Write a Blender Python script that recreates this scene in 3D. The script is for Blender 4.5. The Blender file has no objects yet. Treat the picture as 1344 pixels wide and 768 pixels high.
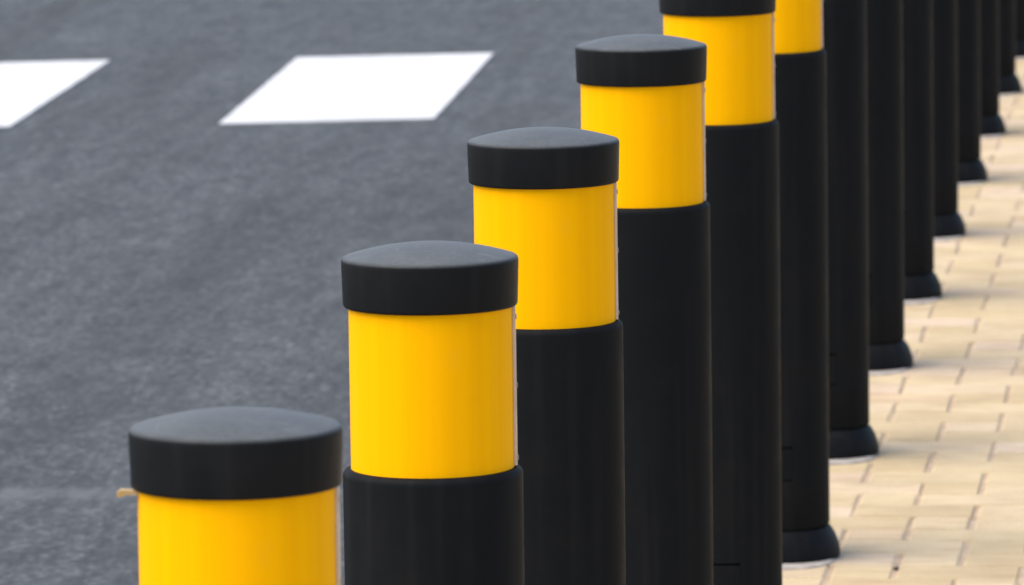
import bpy, bmesh, math, random
from mathutils import Matrix, Vector, noise
random.seed(7)
S = bpy.context.scene
COL = S.collection
R = math.radians

# ------------------------------------------------------------------ layout
P0 = Vector((-0.20171, 5.18798)); U = Vector((0.10954873, 0.99398143)); V = Vector((U.y, -U.x))
STEP = 1.09925
OFFS = [(-.0059, .0076), (.0076, .0089), (-.0042, -.0269), (.0011, .0374), (.0048, -.0249), (.0003, -.0072),
        (-.0023, -.0058), (.0002, .021), (-.0007, -.0124), (-.0023, -.0134), (.0009, .0045), (.0005, .004), (.0001, .0072), (0, 0), (0, .004)]
ROAD_Z = -0.12
def at(lat, along):
    p = P0 + V * lat + U * along
    return p.x, p.y

# ------------------------------------------------------------------ helpers
def obj(name, verts, faces, mat=None, parent=None, smooth=None, loc=None):
    me = bpy.data.meshes.new(name)
    me.from_pydata(verts, [], faces); me.validate()
    if mat: me.materials.append(mat)
    if smooth is not None:
        me.polygons.foreach_set('use_smooth', [True] * len(me.polygons))
        me.set_sharp_from_angle(angle=R(smooth))
    me.update()
    o = bpy.data.objects.new(name, me); COL.objects.link(o)
    if parent: o.parent = parent
    if loc: o.location = loc
    return o

def tag(o, label=None, cat=None, group=None, kind=None):
    for k, v in (('label', label), ('category', cat), ('group', group), ('kind', kind)):
        if v: o[k] = v
    return o

SEG = 96
def ang(t):            # 0 faces the near side (-Y), growing towards +X
    return math.sin(t), -math.cos(t)
def lathe(rings, seg=SEG, bottom=False, top=True):
    vs, fs = [], []
    for r, z in rings:
        for i in range(seg):
            s, c = ang(2 * math.pi * i / seg)
            vs.append((r * s, r * c, z))
    for k in range(len(rings) - 1):
        for i in range(seg):
            j = (i + 1) % seg
            fs.append((k * seg + i, k * seg + j, (k + 1) * seg + j, (k + 1) * seg + i))
    if bottom: fs.append(tuple(reversed(range(seg))))
    if top: fs.append(tuple(range((len(rings) - 1) * seg, len(rings) * seg)))
    return vs, fs
def arc_plate(t0, t1, z0, z1, r0, r1, n=10, bev=0.0006):
    """curved plate hugging a cylinder, closed, slightly bevelled towards the outside"""
    vs, fs = [], []
    prof = [(r0, z0), (r1 - bev, z0), (r1, z0 + bev), (r1, z1 - bev), (r1 - bev, z1), (r0, z1)]
    m = len(prof)
    for i in range(n + 1):
        a = t0 + (t1 - t0) * i / n
        s, c = ang(a)
        vs += [(r * s, r * c, z) for r, z in prof]
    for i in range(n):
        for k in range(m):
            l = (k + 1) % m
            fs.append((i * m + k, (i + 1) * m + k, (i + 1) * m + l, i * m + l))
    fs.append(tuple(range(m))); fs.append(tuple(reversed(range(n * m, n * m + m))))
    return vs, fs

# ------------------------------------------------------------------ materials
def mat(name):
    m = bpy.data.materials.new(name); m.use_nodes = True
    nt = m.node_tree; b = nt.nodes['Principled BSDF']
    return m, nt, b
def N(nt, t, **kw):
    n = nt.nodes.new(t)
    for k, v in kw.items():
        if k in n.inputs: n.inputs[k].default_value = v
        else: setattr(n, k, v)
    return n
def ramp(nt, src, stops, interp='LINEAR'):
    n = nt.nodes.new('ShaderNodeValToRGB'); n.color_ramp.interpolation = interp
    e = n.color_ramp.elements
    while len(e) > 1: e.remove(e[-1])
    e[0].position, e[0].color = stops[0][0], (*stops[0][1], 1)
    for p, c in stops[1:]:
        x = e.new(p); x.color = (*c, 1)
    nt.links.new(src, n.inputs[0]); return n.outputs[0]
def mix(nt, a, b, fac, mode='MIX'):
    n = nt.nodes.new('ShaderNodeMix'); n.data_type = 'RGBA'; n.blend_type = mode
    for sock, v in ((n.inputs[0], fac), (n.inputs[6], a), (n.inputs[7], b)):
        if hasattr(v, 'links'): nt.links.new(v, sock)
        else: sock.default_value = v if not isinstance(v, tuple) or len(v) == 4 else (*v, 1)
    return n.outputs[2]
def bump(nt, h, b, strength, dist):
    n = N(nt, 'ShaderNodeBump', Strength=strength, Distance=dist)
    nt.links.new(h, n.inputs['Height']); nt.links.new(n.outputs[0], b.inputs['Normal'])
def g(v): return (v, v, v)

def plastic(name, col, rough, dust, spec=.15, top=None):
    m, nt, b = mat(name); L = nt.links.new
    tc = N(nt, 'ShaderNodeTexCoord')
    oi = N(nt, 'ShaderNodeObjectInfo')
    add = N(nt, 'ShaderNodeVectorMath', operation='ADD')
    sc = N(nt, 'ShaderNodeVectorMath', operation='SCALE'); sc.inputs['Scale'].default_value = 9
    cmb = N(nt, 'ShaderNodeCombineXYZ'); L(oi.outputs['Random'], cmb.inputs[0]); L(oi.outputs['Random'], cmb.inputs[2])
    L(cmb.outputs[0], sc.inputs[0]); L(tc.outputs['Object'], add.inputs[0]); L(sc.outputs[0], add.inputs[1])
    n1 = N(nt, 'ShaderNodeTexNoise', Scale=22., Detail=6., Roughness=.65); L(add.outputs[0], n1.inputs['Vector'])
    mp = N(nt, 'ShaderNodeMapping'); mp.inputs['Scale'].default_value = (60, 60, 2.2); L(add.outputs[0], mp.inputs[0])
    n2 = N(nt, 'ShaderNodeTexNoise', Scale=1., Detail=4.); L(mp.outputs[0], n2.inputs['Vector'])
    n3 = N(nt, 'ShaderNodeTexNoise', Scale=700., Detail=2.); L(add.outputs[0], n3.inputs['Vector'])
    f1 = ramp(nt, n1.outputs[0], [(.45, g(0)), (.75, g(1))])
    f2 = ramp(nt, n2.outputs[0], [(.5, g(0)), (.8, g(.6))])
    c = mix(nt, col, dust, f1); 
    c = mix(nt, c, tuple(x * 1.5 for x in dust), f2)
    if top:          # cap dome: sky sheen put into a paler colour, mottled with dust
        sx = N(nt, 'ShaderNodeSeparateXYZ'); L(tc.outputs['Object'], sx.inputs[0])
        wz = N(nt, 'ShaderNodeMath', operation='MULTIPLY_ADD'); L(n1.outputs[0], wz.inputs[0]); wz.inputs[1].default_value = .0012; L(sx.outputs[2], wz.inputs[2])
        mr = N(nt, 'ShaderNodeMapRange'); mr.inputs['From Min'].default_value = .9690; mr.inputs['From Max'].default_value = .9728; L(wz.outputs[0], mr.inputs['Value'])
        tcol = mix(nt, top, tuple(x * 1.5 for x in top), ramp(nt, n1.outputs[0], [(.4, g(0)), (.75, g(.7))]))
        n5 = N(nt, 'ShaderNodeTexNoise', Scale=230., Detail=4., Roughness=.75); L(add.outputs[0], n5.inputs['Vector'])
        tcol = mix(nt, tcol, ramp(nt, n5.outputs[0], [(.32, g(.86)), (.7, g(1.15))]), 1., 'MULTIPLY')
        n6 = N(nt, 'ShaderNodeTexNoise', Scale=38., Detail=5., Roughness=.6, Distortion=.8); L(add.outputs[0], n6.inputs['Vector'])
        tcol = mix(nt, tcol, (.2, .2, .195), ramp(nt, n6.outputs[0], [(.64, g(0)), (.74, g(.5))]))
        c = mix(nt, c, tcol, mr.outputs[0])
    L(c, b.inputs['Base Color'])
    rr = ramp(nt, n1.outputs[0], [(.3, g(rough - .06)), (.7, g(rough + .08))]); L(rr, b.inputs['Roughness'])
    bump(nt, n3.outputs[0], b, .25, .0004)
    b.inputs['Specular IOR Level'].default_value = spec
    return m
M_body = plastic('black_post_plastic', (.0080, .0087, .0094), .56, (.0108, .0108, .0106), .03)
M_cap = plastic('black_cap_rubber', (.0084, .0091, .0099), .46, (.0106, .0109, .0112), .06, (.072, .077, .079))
M_base = plastic('black_foot_rubber', (.0060, .0066, .0074), .5, (.0095, .0094, .0092), .06)

def yellow():
    m, nt, b = mat('yellow_reflective_sheeting'); L = nt.links.new
    tc = N(nt, 'ShaderNodeTexCoord')
    mp = N(nt, 'ShaderNodeMapping'); mp.inputs['Scale'].default_value = (90, 90, .8); L(tc.outputs['Object'], mp.inputs[0])
    n = N(nt, 'ShaderNodeTexNoise', Scale=1., Detail=3.); L(mp.outputs[0], n.inputs['Vector'])
    n2 = N(nt, 'ShaderNodeTexNoise', Scale=14., Detail=5.); L(tc.outputs['Object'], n2.inputs['Vector'])
    c = ramp(nt, n.outputs[0], [(.35, (.85, .385, .0001)), (.65, (.885, .415, .0002))])
    f = ramp(nt, n2.outputs[0], [(.62, g(0)), (.8, g(.25))])
    c = mix(nt, c, (.6, .36, .03), f)
    L(c, b.inputs['Base Color'])
    b.inputs['Roughness'].default_value = .5
    b.inputs['Specular IOR Level'].default_value = .03
    return m
M_yel = yellow()

def simple(name, a, c, scale, rough, metal=0., bs=.2, bd=.001):
    m, nt, b = mat(name); L = nt.links.new
    tc = N(nt, 'ShaderNodeTexCoord')
    n = N(nt, 'ShaderNodeTexNoise', Scale=scale, Detail=6., Roughness=.6); L(tc.outputs['Object'], n.inputs['Vector'])
    L(ramp(nt, n.outputs[0], [(.35, a), (.68, c)]), b.inputs['Base Color'])
    b.inputs['Roughness'].default_value = rough; b.inputs['Metallic'].default_value = metal
    bump(nt, n.outputs[0], b, bs, bd)
    return m
M_strip = simple('pale_seam_metal', (.54, .45, .36), (.66, .57, .47), 60, .45)
M_screw = simple('dull_screw_steel', (.2, .15, .11), (.34, .27, .2), 200, .4, .6)
M_tab = simple('ochre_plastic_tab', (.34, .2, .03), (.46, .34, .17), 45, .5)
M_mortar = simple('pale_mortar', (.24, .215, .19), (.38, .345, .31), 40, .9, 0, .5, .004)
M_kerb = simple('kerb_concrete', (.26, .25, .235), (.36, .35, .33), 25, .85, 0, .4, .003)
M_sand = simple('joint_sand', (.29, .21, .14), (.44, .335, .235), 30, .95, 0, .5, .003)
M_paint = simple('white_road_paint', (.43, .425, .41), (.55, .548, .54), 9, .6, 0, .3, .002)

def asphalt():
    m, nt, b = mat('grey_asphalt'); L = nt.links.new
    tc = N(nt, 'ShaderNodeTexCoord'); P = tc.outputs['Object']
    rot = N(nt, 'ShaderNodeMapping'); rot.inputs['Rotation'].default_value = (0, 0, math.atan2(U.x, U.y)); L(P, rot.inputs[0])
    RP = rot.outputs[0]                                      # x across the road, y along it
    v = N(nt, 'ShaderNodeTexVoronoi', Scale=95., feature='F1'); L(P, v.inputs['Vector'])
    tr = N(nt, 'ShaderNodeMapping'); tr.inputs['Scale'].default_value = (1, .2, 1); L(RP, tr.inputs[0])   # traffic wear drawn out along the road
    n1 = N(nt, 'ShaderNodeTexNoise', Scale=75., Detail=5., Roughness=.72); L(tr.outputs[0], n1.inputs['Vector'])
    tr2 = N(nt, 'ShaderNodeMapping'); tr2.inputs['Scale'].default_value = (1, .4, 1); L(RP, tr2.inputs[0])
    n2 = N(nt, 'ShaderNodeTexNoise', Scale=3.2, Detail=6., Roughness=.62); L(tr2.outputs[0], n2.inputs['Vector'])
    st = N(nt, 'ShaderNodeMapping'); st.inputs['Scale'].default_value = (3.2, .33, 1); L(RP, st.inputs[0])
    n3 = N(nt, 'ShaderNodeTexNoise', Scale=1., Detail=4., Roughness=.55); L(st.outputs[0], n3.inputs['Vector'])
    n4 = N(nt, 'ShaderNodeTexNoise', Scale=22., Detail=5., Roughness=.62); L(tr.outputs[0], n4.inputs['Vector'])
    sep = N(nt, 'ShaderNodeSeparateColor'); L(v.outputs['Color'], sep.inputs[0])
    agg = ramp(nt, sep.outputs[0], [(0, (.0215, .0228, .0235)), (.5, (.0335, .0355, .0362)), (.85, (.0475, .0500, .0508)), (1, (.098, .102, .103))])
    c = mix(nt, agg, (.0345, .0365, .0372), .1)
    c = mix(nt, c, ramp(nt, n1.outputs[0], [(.3, g(.44)), (.7, g(1.58))]), 1., 'MULTIPLY')
    c = mix(nt, c, ramp(nt, n4.outputs[0], [(.3, g(.58)), (.7, g(1.44))]), 1., 'MULTIPLY')
    c = mix(nt, c, ramp(nt, n2.outputs[0], [(.3, (.88, .87, .865)), (.72, (1.1, 1.105, 1.11))]), 1., 'MULTIPLY')
    c = mix(nt, c, ramp(nt, n3.outputs[0], [(.34, (.73, .70, .685)), (.48, g(1)), (.8, g(1.1))]), 1., 'MULTIPLY')
    # a faint pale ghost line that runs across the road (worn old marking)
    sx = N(nt, 'ShaderNodeSeparateXYZ'); L(RP, sx.inputs[0])
    wob = N(nt, 'ShaderNodeMath', operation='MULTIPLY_ADD'); L(n2.outputs[0], wob.inputs[0]); wob.inputs[1].default_value = .1; L(sx.outputs[1], wob.inputs[2])
    d = N(nt, 'ShaderNodeMath', operation='SUBTRACT'); L(wob.outputs[0], d.inputs[0]); d.inputs[1].default_value = GHOST
    ab = N(nt, 'ShaderNodeMath', operation='ABSOLUTE'); L(d.outputs[0], ab.inputs[0])
    f = ramp(nt, ab.outputs[0], [(.035, g(.75)), (.085, g(0))])
    f = mix(nt, f, ramp(nt, n4.outputs[0], [(.35, g(.2)), (.6, g(1))]), 1., 'MULTIPLY')
    c = mix(nt, c, (.083, .086, .088), f)
    L(c, b.inputs['Base Color'])
    b.inputs['Roughness'].default_value = .78
    b.inputs['Specular IOR Level'].default_value = .4
    hh = N(nt, 'ShaderNodeMath', operation='ADD'); L(sep.outputs[1], hh.inputs[0]); L(n1.outputs[0], hh.inputs[1])
    bump(nt, hh.outputs[0], b, .4, .003)
    return m
GHOST = P0.dot(U) + 6.91 + .05
M_asph = asphalt()

def paver(name, attr):
    m, nt, b = mat(name); L = nt.links.new
    tc = N(nt, 'ShaderNodeTexCoord'); P = tc.outputs['Object']
    rot = N(nt, 'ShaderNodeMapping'); rot.inputs['Rotation'].default_value = (0, 0, math.atan2(U.x, U.y)); L(P, rot.inputs[0])
    RP = rot.outputs[0]
    if attr:
        a = N(nt, 'ShaderNodeAttribute', attribute_name='tone'); tone = a.outputs['Fac']
    else:
        br = N(nt, 'ShaderNodeTexBrick', Scale=1., offset=.5); br.inputs['Brick Width'].default_value = .194
        br.inputs['Row Height'].default_value = .121; br.inputs['Mortar Size'].default_value = .003
        br.inputs['Color1'].default_value = (0, 0, 0, 1); br.inputs['Color2'].default_value = (1, 1, 1, 1); br.inputs['Mortar'].default_value = (.5, .5, .5, 1)
        L(RP, br.inputs['Vector']); tone = br.outputs['Color']
    c = ramp(nt, tone, [(0, (.405, .318, .188)), (.3, (.45, .362, .225)), (.6, (.465, .373, .24)), (.85, (.485, .385, .285)), (1, (.43, .328, .195))])
    n1 = N(nt, 'ShaderNodeTexNoise', Scale=6., Detail=6., Roughness=.6); L(P, n1.inputs['Vector'])
    st = N(nt, 'ShaderNodeMapping'); st.inputs['Scale'].default_value = (9, 34, 1); L(RP, st.inputs[0])
    n2 = N(nt, 'ShaderNodeTexNoise', Scale=1., Detail=4.); L(st.outputs[0], n2.inputs['Vector'])
    n3 = N(nt, 'ShaderNodeTexNoise', Scale=260., Detail=4., Roughness=.7); L(P, n3.inputs['Vector'])
    c = mix(nt, c, (.34, .225, .125), ramp(nt, n2.outputs[0], [(.5, g(0)), (.76, g(.55))]))
    c = mix(nt, c, ramp(nt, n1.outputs[0], [(.3, (.84, .82, .78)), (.7, (1.1, 1.09, 1.06))]), 1., 'MULTIPLY')
    c = mix(nt, c, ramp(nt, n3.outputs[0], [(.3, g(.82)), (.7, g(1.12))]), 1., 'MULTIPLY')
    if not attr: c = mix(nt, c, (.28, .2, .12), br.outputs['Fac'])
    L(c, b.inputs['Base Color'])
    b.inputs['Roughness'].default_value = .85; b.inputs['Specular IOR Level'].default_value = .3
    bump(nt, n3.outputs[0], b, .3, .0015)
    return m
M_pav = paver('buff_block_paving', True)
M_pav2 = paver('buff_paving_beyond', False)

# ------------------------------------------------------------------ the ground
def sheet(name, z, mat_, rects):
    vs, fs = [], []
    for a0, a1, b0, b1 in rects:
        k = len(vs)
        vs += [(*at(a0, b0), z), (*at(a1, b0), z), (*at(a1, b1), z), (*at(a0, b1), z)]
        fs.append((k, k + 1, k + 2, k + 3))
    return tag(obj(name, vs, fs, mat_), kind='structure')
road = sheet('road', ROAD_Z, M_asph, [(-1500, 1500, -1500, 1500)])

# white crossing bars (thin thermoplastic slabs with slightly ragged edges)
def bar(corners):
    c = [Vector(p) for p in corners]          # near-left, near-right, far-right, far-left
    ring = []
    for k in range(4):
        a, b = c[k], c[(k + 1) % 4]
        n = 40 if (b - a).length > 1 else 16
        for i in range(n):
            p = a.lerp(b, i / n)
            e = (b - a).normalized(); nrm = Vector((e.y, -e.x))
            w = noise.noise((p.x * 14, p.y * 14, 3.1)) * .0035
            ring.append(p + nrm * (w if 0 < i else 0))
    n = len(ring)
    vs = [(p.x, p.y, ROAD_Z + .0005) for p in ring] + [(p.x, p.y, ROAD_Z + .004) for p in ring]
    fs = [tuple(range(n, 2 * n))] + [(i, (i + 1) % n, n + (i + 1) % n, n + i) for i in range(n)]
    return tag(obj('road_marking', vs, fs, M_paint), kind='structure')
BAR = [Vector((-.788, 18.972)), Vector((-.205, 19.040)), Vector((-.045, 21.092)), Vector((-.635, 21.027))]
bar(BAR)
sh = Vector((-.585 - .566, -.068))           # next bar to the left
for k in (1, 2, 3): bar([p + sh * k for p in BAR])
bar([p - sh * .985 for p in BAR])

# block paving: courses across the footway, single and double blocks, real joints
LAT0, UL, UA = .0905, .097, .1213
A0 = 5.835 - UA / 2
lat_edge, lat_max, al0, al1 = -.335, 3.1, -4.2, 27.
def paving():
    vs, fs, tones = [], [], []
    i0 = math.floor((lat_edge - LAT0) / UL); i1 = math.ceil((lat_max - LAT0) / UL)
    for j in range(math.floor((al0 - A0) / UA), math.ceil((al1 - A0) / UA)):
        y0, y1 = A0 + j * UA, A0 + (j + 1) * UA
        i = i0
        while i < i1:
            # line i sits at LAT0 + i*UL; it is bridged by a double block where (i - j) % 3 == 0
            wide = ((i + 1 - j) % 3 == 0)
            x0 = LAT0 + i * UL; n = 2 if wide else 1
            x1 = x0 + n * UL; i += n
            x0 = max(x0, lat_edge); x1 = min(x1, lat_max)
            if x1 - x0 < .02: continue
            jl = random.uniform(.0014, .0054); jr = random.uniform(.0014, .0050); jt = random.uniform(.0005, .0012)
            a, b_, c, d = x0 + jl, x1 - jr, y0 + jt, y1 - jt
            ch = random.uniform(.003, .0048); cz = random.uniform(.0022, .0032)
            h = random.gauss(0, .0006); tx = random.gauss(0, .004); ty = random.gauss(0, .004)
            mx, my = (a + b_) / 2, (c + d) / 2
            k = len(vs)
            def put(x, y, z):
                p = at(x, y); vs.append((p[0], p[1], z + h + (x - mx) * tx + (y - my) * ty))
            cx = ch; cy = ch * .55
            for x, y in ((a + cx, c + cy), (b_ - cx, c + cy), (b_ - cx, d - cy), (a + cx, d - cy)): put(x, y, 0)
            for x, y in ((a, c), (b_, c), (b_, d), (a, d)): put(x, y, -cz)
            for x, y in ((a, c), (b_, c), (b_, d), (a, d)): put(x, y, -.02)
            F = [(k, k + 1, k + 2, k + 3)]
            for q in range(4):
                r = (q + 1) % 4
                F.append((k + 4 + q, k + 4 + r, k + r, k + q)); F.append((k + 8 + q, k + 8 + r, k + 4 + r, k + 4 + q))
            fs.extend(F); tones.extend([random.random()] * len(F))
    o = obj('pavement', vs, fs, M_pav)
    at_ = o.data.attributes.new('tone', 'FLOAT', 'FACE')
    at_.data.foreach_set('value', tones)
    return tag(o, kind='structure')
paving()
sheet('joint_sand', -.0034, M_sand, [(lat_edge - .01, lat_max, al0, al1)])
sheet('pavement', -.001, M_pav2, [(lat_max, 14, al0, al1), (lat_edge, 14, al1 , 400), (lat_edge, 14, -400, al0)])

def kerb():
    vs, fs = [], []
    prof = [(-.335, -.2), (-.46, -.2), (-.452, -.016), (-.447, -.005), (-.436, 0), (-.3355, 0)]
    L = .9; m = len(prof)
    for s in range(-12, 60):
        b0, b1 = s * L + .004, (s + 1) * L - .004
        k = len(vs); dz = random.uniform(-.002, .002)
        for b in (b0, b1):
            vs.extend([(*at(x, b), z + dz + .001) for x, z in prof])
        for q in range(m):
            r = (q + 1) % m
            fs.append((k + q, k + r, k + m + r, k + m + q))
        fs.append(tuple(range(k + m - 1, k - 1, -1))); fs.append(tuple(range(k + m, k + 2 * m)))
    return tag(obj('kerb', vs, fs, M_kerb), kind='structure')
kerb()

# ------------------------------------------------------------------ the bollard
GROUP = 'black and yellow bollards along the pavement edge'
def corner(r, z, rad, a0, a1, n=5):
    """points of a quarter round: centre (r, z)"""
    return [(r + rad * math.cos(R(a0 + (a1 - a0) * i / n)), z + rad * math.sin(R(a0 + (a1 - a0) * i / n))) for i in range(n + 1)]
ZB, ZY, ZC = .052, .7795, .9264
PI0, PI1 = -10, 4            # hatch: segments of the lathe
HZ0, HZ1 = .128, .181
def body_mesh():
    rb, rt = .0808, .0815
    prof = [(.076, ZB - .002), (.0795, ZB + .0005), (rb, ZB + .003), (rb, HZ0), (rb, HZ1)]
    prof += [(rb + (rt - rb) * k / 4, HZ1 + (ZY - .007 - HZ1) * k / 4) for k in range(1, 5)]
    prof += corner(rt - .0065, ZY - .0065, .0065, 10, 90, 6) + [(.0705, ZY + .0003)]
    vs, fs = lathe(prof, top=True)
    ring = 3
    cells = {(i % SEG) for i in range(PI0, PI1)}
    keep = []
    for f in fs:
        if len(f) == 4 and f[0] // SEG == ring and f[3] // SEG == ring + 1 and (f[0] % SEG) in cells: continue
        keep.append(f)
    fs = keep
    dep = .011                                             # recess behind the hatch
    k = len(vs)
    idx = list(range(PI0, PI1 + 1))
    for rr in (ring, ring + 1):
        for i in idx:
            x, y, z = vs[rr * SEG + i % SEG]; q = (rb - dep) / rb
            vs.append((x * q, y * q, z))
    n = len(idx)
    for a in range(n - 1):
        fs.append((k + a, k + a + 1, k + n + a + 1, k + n + a))
        fs.append((ring * SEG + idx[a] % SEG, ring * SEG + idx[a + 1] % SEG, k + a + 1, k + a))
        fs.append((k + n + a, k + n + a + 1, (ring + 1) * SEG + idx[a + 1] % SEG, (ring + 1) * SEG + idx[a] % SEG))
    for a, fl in ((0, 0), (n - 1, 1)):
        q = (ring * SEG + idx[a] % SEG, k + a, k + n + a, (ring + 1) * SEG + idx[a] % SEG)
        fs.append(q if not fl else tuple(reversed(q)))
    return vs, fs
def base_mesh():
    prof = [(.0945, 0), (.0962, .004), (.0965, .010), (.0955, .018), (.0935, .026), (.0905, .034), (.0868, .0415), (.083, .047), (.0805, .0495), (.0785, .0505), (.076, .0507)]
    return lathe(prof, top=True, bottom=True)
def cap_mesh():
    r0, r1 = .0789, .0800
    prof = [(.0735, ZC + .0015), (.0757, ZC)] + [(r0 - .0026 + .0026 * math.sin(R(a)), ZC + .0026 - .0026 * math.cos(R(a))) for a in (20, 45, 70, 90)]
    zr = .9718
    prof += [(r1, zr - .006)]
    prof += [(r1 - .0042 + .0042 * math.cos(R(a)), zr - .0042 + .0042 * math.sin(R(a))) for a in (10, 22, 34, 46, 58, 68)]
    rc, zz = prof[-1]
    zd = .9836
    for k in range(1, 15):
        t = k / 14
        r = rc * (1 - t)
        prof.append((max(r, .0004), zz + (zd - zz) * (1 - (r / rc) ** 2.0)))
    return lathe(prof)
def sleeve_mesh():
    r = .0739
    return lathe([(r - .002, ZY - .002), (r, ZY - .002), (r, ZY + .05), (r, ZY + .1), (r, ZC + .003), (r - .002, ZC + .003)])
def mortar_mesh():
    n = 48; vs, fs = [], []
    for rr, z in ((1., -.012), (1., .0022), (.93, .0042), (.5, .0046)):
        for i in range(n):
            a = 2 * math.pi * i / n
            q = .128 + .014 * noise.noise((math.cos(a) * 1.6, math.sin(a) * 1.6, 7.7)) + .004 * noise.noise((math.cos(a) * 7, math.sin(a) * 7, 1.7))
            vs.append((q * rr * math.sin(a) * .86 - .012, -q * rr * math.cos(a) - .011, z))
    for k in range(3):
        for i in range(n):
            j = (i + 1) % n
            fs.append((k * n + i, k * n + j, (k + 1) * n + j, (k + 1) * n + i))
    fs.append(tuple(range(3 * n, 4 * n)))
    return vs, fs

def make_bollard():
    root = bpy.data.objects.new('bollard', None); COL.objects.link(root)
    root.empty_display_size = .1
    tag(root, 'x', 'bollard', GROUP)
    post = obj('post', *body_mesh(), M_body, root, 32)
    w = 2 * math.pi / SEG
    obj('access_hatch', *arc_plate(PI0 * w + .012, PI1 * w - .008, HZ0 + .0012, HZ1 - .0032, .0725, .0806, 14, .0012), M_body, post, 40)
    obj('foot', *base_mesh(), M_base, root, 40)
    obj('mortar_collar', *mortar_mesh(), M_mortar, root, 40)
    sl = obj('reflective_sleeve', *sleeve_mesh(), M_yel, root, 40)
    strip = obj('seam_strip', *arc_plate(R(84), R(96), ZY + .0012, ZC - .0012, .0741, .0767, 5, .0005), M_strip, sl, 40)
    for z in (ZY + .008, ZY + .074, ZC - .011):
        vs, fs = [], []
        n = 12; a = R(88); s, c = ang(a)
        for rad, out in ((.0026, .0762), (.0026, .0772), (.0018, .0777)):
            for i in range(n):
                t = 2 * math.pi * i / n
                tx, ty = c * -1, s          # tangent
                du, dz = rad * math.cos(t), rad * math.sin(t)
                vs.append((out * s + math.cos(a) * du, out * c + math.sin(a) * du, z + dz))
        for k in range(2):
            for i in range(n):
                j = (i + 1) % n
                fs.append((k * n + i, k * n + j, (k + 1) * n + j, (k + 1) * n + i))
        fs.append(tuple(range(2 * n, 3 * n)))
        obj('screw', vs, fs, M_screw, sl, 30)
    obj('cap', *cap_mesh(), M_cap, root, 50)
    return root
proto = make_bollard()

LABELS = [
 'nearest bollard, mostly below the bottom edge, small ochre tab sticking out under its cap',
 'second nearest bollard, its whole yellow sleeve in view behind the nearest cap',
 'third bollard from the camera, its cap overlapping the yellow sleeve of the fourth',
 'fourth bollard from the camera, the farthest with its whole domed cap in view',
 'fifth bollard from the camera, its cap cropped by the top edge, dome missing',
 'sixth bollard from the camera, yellow only at its very top, largest foot in view',
 'seventh bollard from the camera, no yellow in view, second largest foot in view',
 'eighth bollard from the camera, plain black post, third largest foot on buff paving',
 'ninth bollard from the camera, plain black post, fourth largest foot on buff paving',
 'tenth bollard from the camera, plain black post, fifth largest foot on buff paving',
 'eleventh bollard from the camera, slightly blurred black post, sixth largest foot in view',
 'twelfth bollard from the camera, blurred black post, third farthest from the camera',
 'thirteenth bollard from the camera, blurred black post, last but one in the row',
 'farthest bollard, a blurred sliver of black post in the top right corner',
]
def children(o): return [c for c in bpy.data.objects if c.parent == o]
def copy_tree(o, parent=None):
    kids = children(o)
    c = o.copy(); COL.objects.link(c)
    if parent: c.parent = parent
    for k in kids: copy_tree(k, c)
    return c
roots = [proto]
for n in range(1, len(LABELS)): roots.append(copy_tree(proto))
for n, r in enumerate(roots):
    p = P0 + U * STEP * n + Vector(OFFS[n])
    r.location = (p.x, p.y, 0)
    r.rotation_euler = (0, 0, 0 if n < 6 else random.uniform(-.06, .06))
    r['label'] = LABELS[n]

# the loose tab that sticks out from under the nearest cap
def tab():
    vs, fs = [], []
    path = [(-.0700, -.012, .9245), (-.0765, -.0125, .9242), (-.0815, -.013, .9246), (-.0855, -.0134, .9240), (-.0885, -.0136, .9230)]
    for k, (x, y, z) in enumerate(path):
        w = (.0045, .0045, .004, .0042, .003)[k]; h = (.0016, .0017, .0017, .0026, .0016)[k]
        vs += [(x, y - w, z - h), (x, y + w, z - h), (x, y + w, z + h), (x, y - w, z + h)]
    for k in range(len(path) - 1):
        for q in range(4):
            r = (q + 1) % 4
            fs.append((k * 4 + q, k * 4 + r, k * 4 + 4 + r, k * 4 + 4 + q))
    fs.append((3, 2, 1, 0)); e = (len(path) - 1) * 4; fs.append((e, e + 1, e + 2, e + 3))
    return vs, fs
sl0 = [c for c in children(proto) if c.name.startswith('reflective_sleeve')][0]
tag(obj('loose_tab', *tab(), M_tab, sl0, 60), label='loose ochre tab poking out sideways under the cap')

# a little dark stone in a paving joint
def pebble():
    bm = bmesh.new(); bmesh.ops.create_icosphere(bm, subdivisions=3, radius=1)
    for v in bm.verts:
        q = 1 + .35 * noise.noise(v.co * 1.3 + Vector((4, 1, 2)))
        v.co = Vector((v.co.x * .0045, v.co.y * .006, v.co.z * .0032)) * q
    me = bpy.data.meshes.new('pebble'); bm.to_mesh(me); bm.free()
    me.materials.append(simple('dark_stone', (.03, .025, .02), (.08, .07, .055), 300, .8))
    for p in me.polygons: p.use_smooth = True
    o = bpy.data.objects.new('pebble', me); COL.objects.link(o)
    o.location = (*at(.189, 5.385), -.0005)
    tag(o, 'tiny dark pebble lodged in a paving joint near the bottom edge', 'pebble')
pebble()

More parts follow.
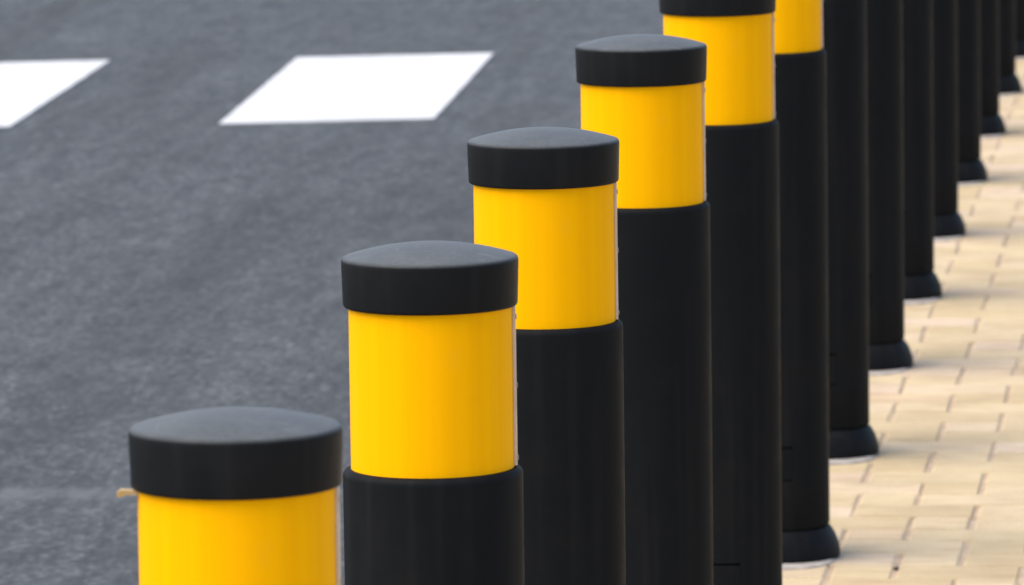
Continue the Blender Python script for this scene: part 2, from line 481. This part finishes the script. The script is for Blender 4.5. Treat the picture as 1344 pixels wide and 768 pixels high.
# ------------------------------------------------------------------ light
SUN_EL, SUN_AZ = R(58), R(-108)     # azimuth from +Y, clockwise positive: over the left shoulder
d = Vector((math.sin(SUN_AZ) * math.cos(SUN_EL), math.cos(SUN_AZ) * math.cos(SUN_EL), math.sin(SUN_EL)))
w = bpy.data.worlds.new('World'); S.world = w; w.use_nodes = True
nt = w.node_tree; bg = nt.nodes['Background']
sky = nt.nodes.new('ShaderNodeTexSky'); sky.sky_type = 'NISHITA'; sky.sun_disc = False
sky.sun_elevation = SUN_EL; sky.sun_rotation = SUN_AZ; sky.air_density = 1.0; sky.dust_density = 2.3; sky.ozone_density = 1.0
nt.links.new(sky.outputs[0], bg.inputs[0]); bg.inputs[1].default_value = .12
ld = bpy.data.lights.new('sun', 'SUN'); ld.energy = 1.5; ld.angle = R(60); ld.color = (1, .90, .755)
lo = bpy.data.objects.new('sun', ld); COL.objects.link(lo)
lo.rotation_euler = (-d).to_track_quat('-Z', 'Y').to_euler(); lo.location = (-6, 0, 8)

# ------------------------------------------------------------------ camera
f, pit, rol, h = 9229.2755, .1197, .01378, 1.6935
cp, sp = math.cos(pit), math.sin(pit)
fw = Vector((0, cp, -sp)); rt = Vector((1, 0, 0)); up = Vector((0, sp, cp))
c_, s_ = math.cos(rol), math.sin(rol)
rt2 = rt * c_ - up * s_; up2 = rt * s_ + up * c_
cd = bpy.data.cameras.new('camera'); cam = bpy.data.objects.new('camera', cd); COL.objects.link(cam)
M = Matrix((rt2, up2, -fw)).transposed().to_4x4(); M.translation = (0, 0, h)
cam.matrix_world = M
cd.sensor_width = 36; cd.sensor_fit = 'HORIZONTAL'; cd.lens = f / 1344 * 36
cd.clip_start = .1; cd.clip_end = 5000
cd.dof.use_dof = True; cd.dof.focus_distance = 7.0; cd.dof.aperture_fstop = 22.5
S.camera = cam

S.render.engine = 'CYCLES'
S.view_settings.view_transform = 'Standard'; S.view_settings.look = 'None'
S.view_settings.gamma = 1; S.view_settings.use_curve_mapping = False
S.view_settings.exposure = 1.44
S.render.resolution_x, S.render.resolution_y = 1024, 585
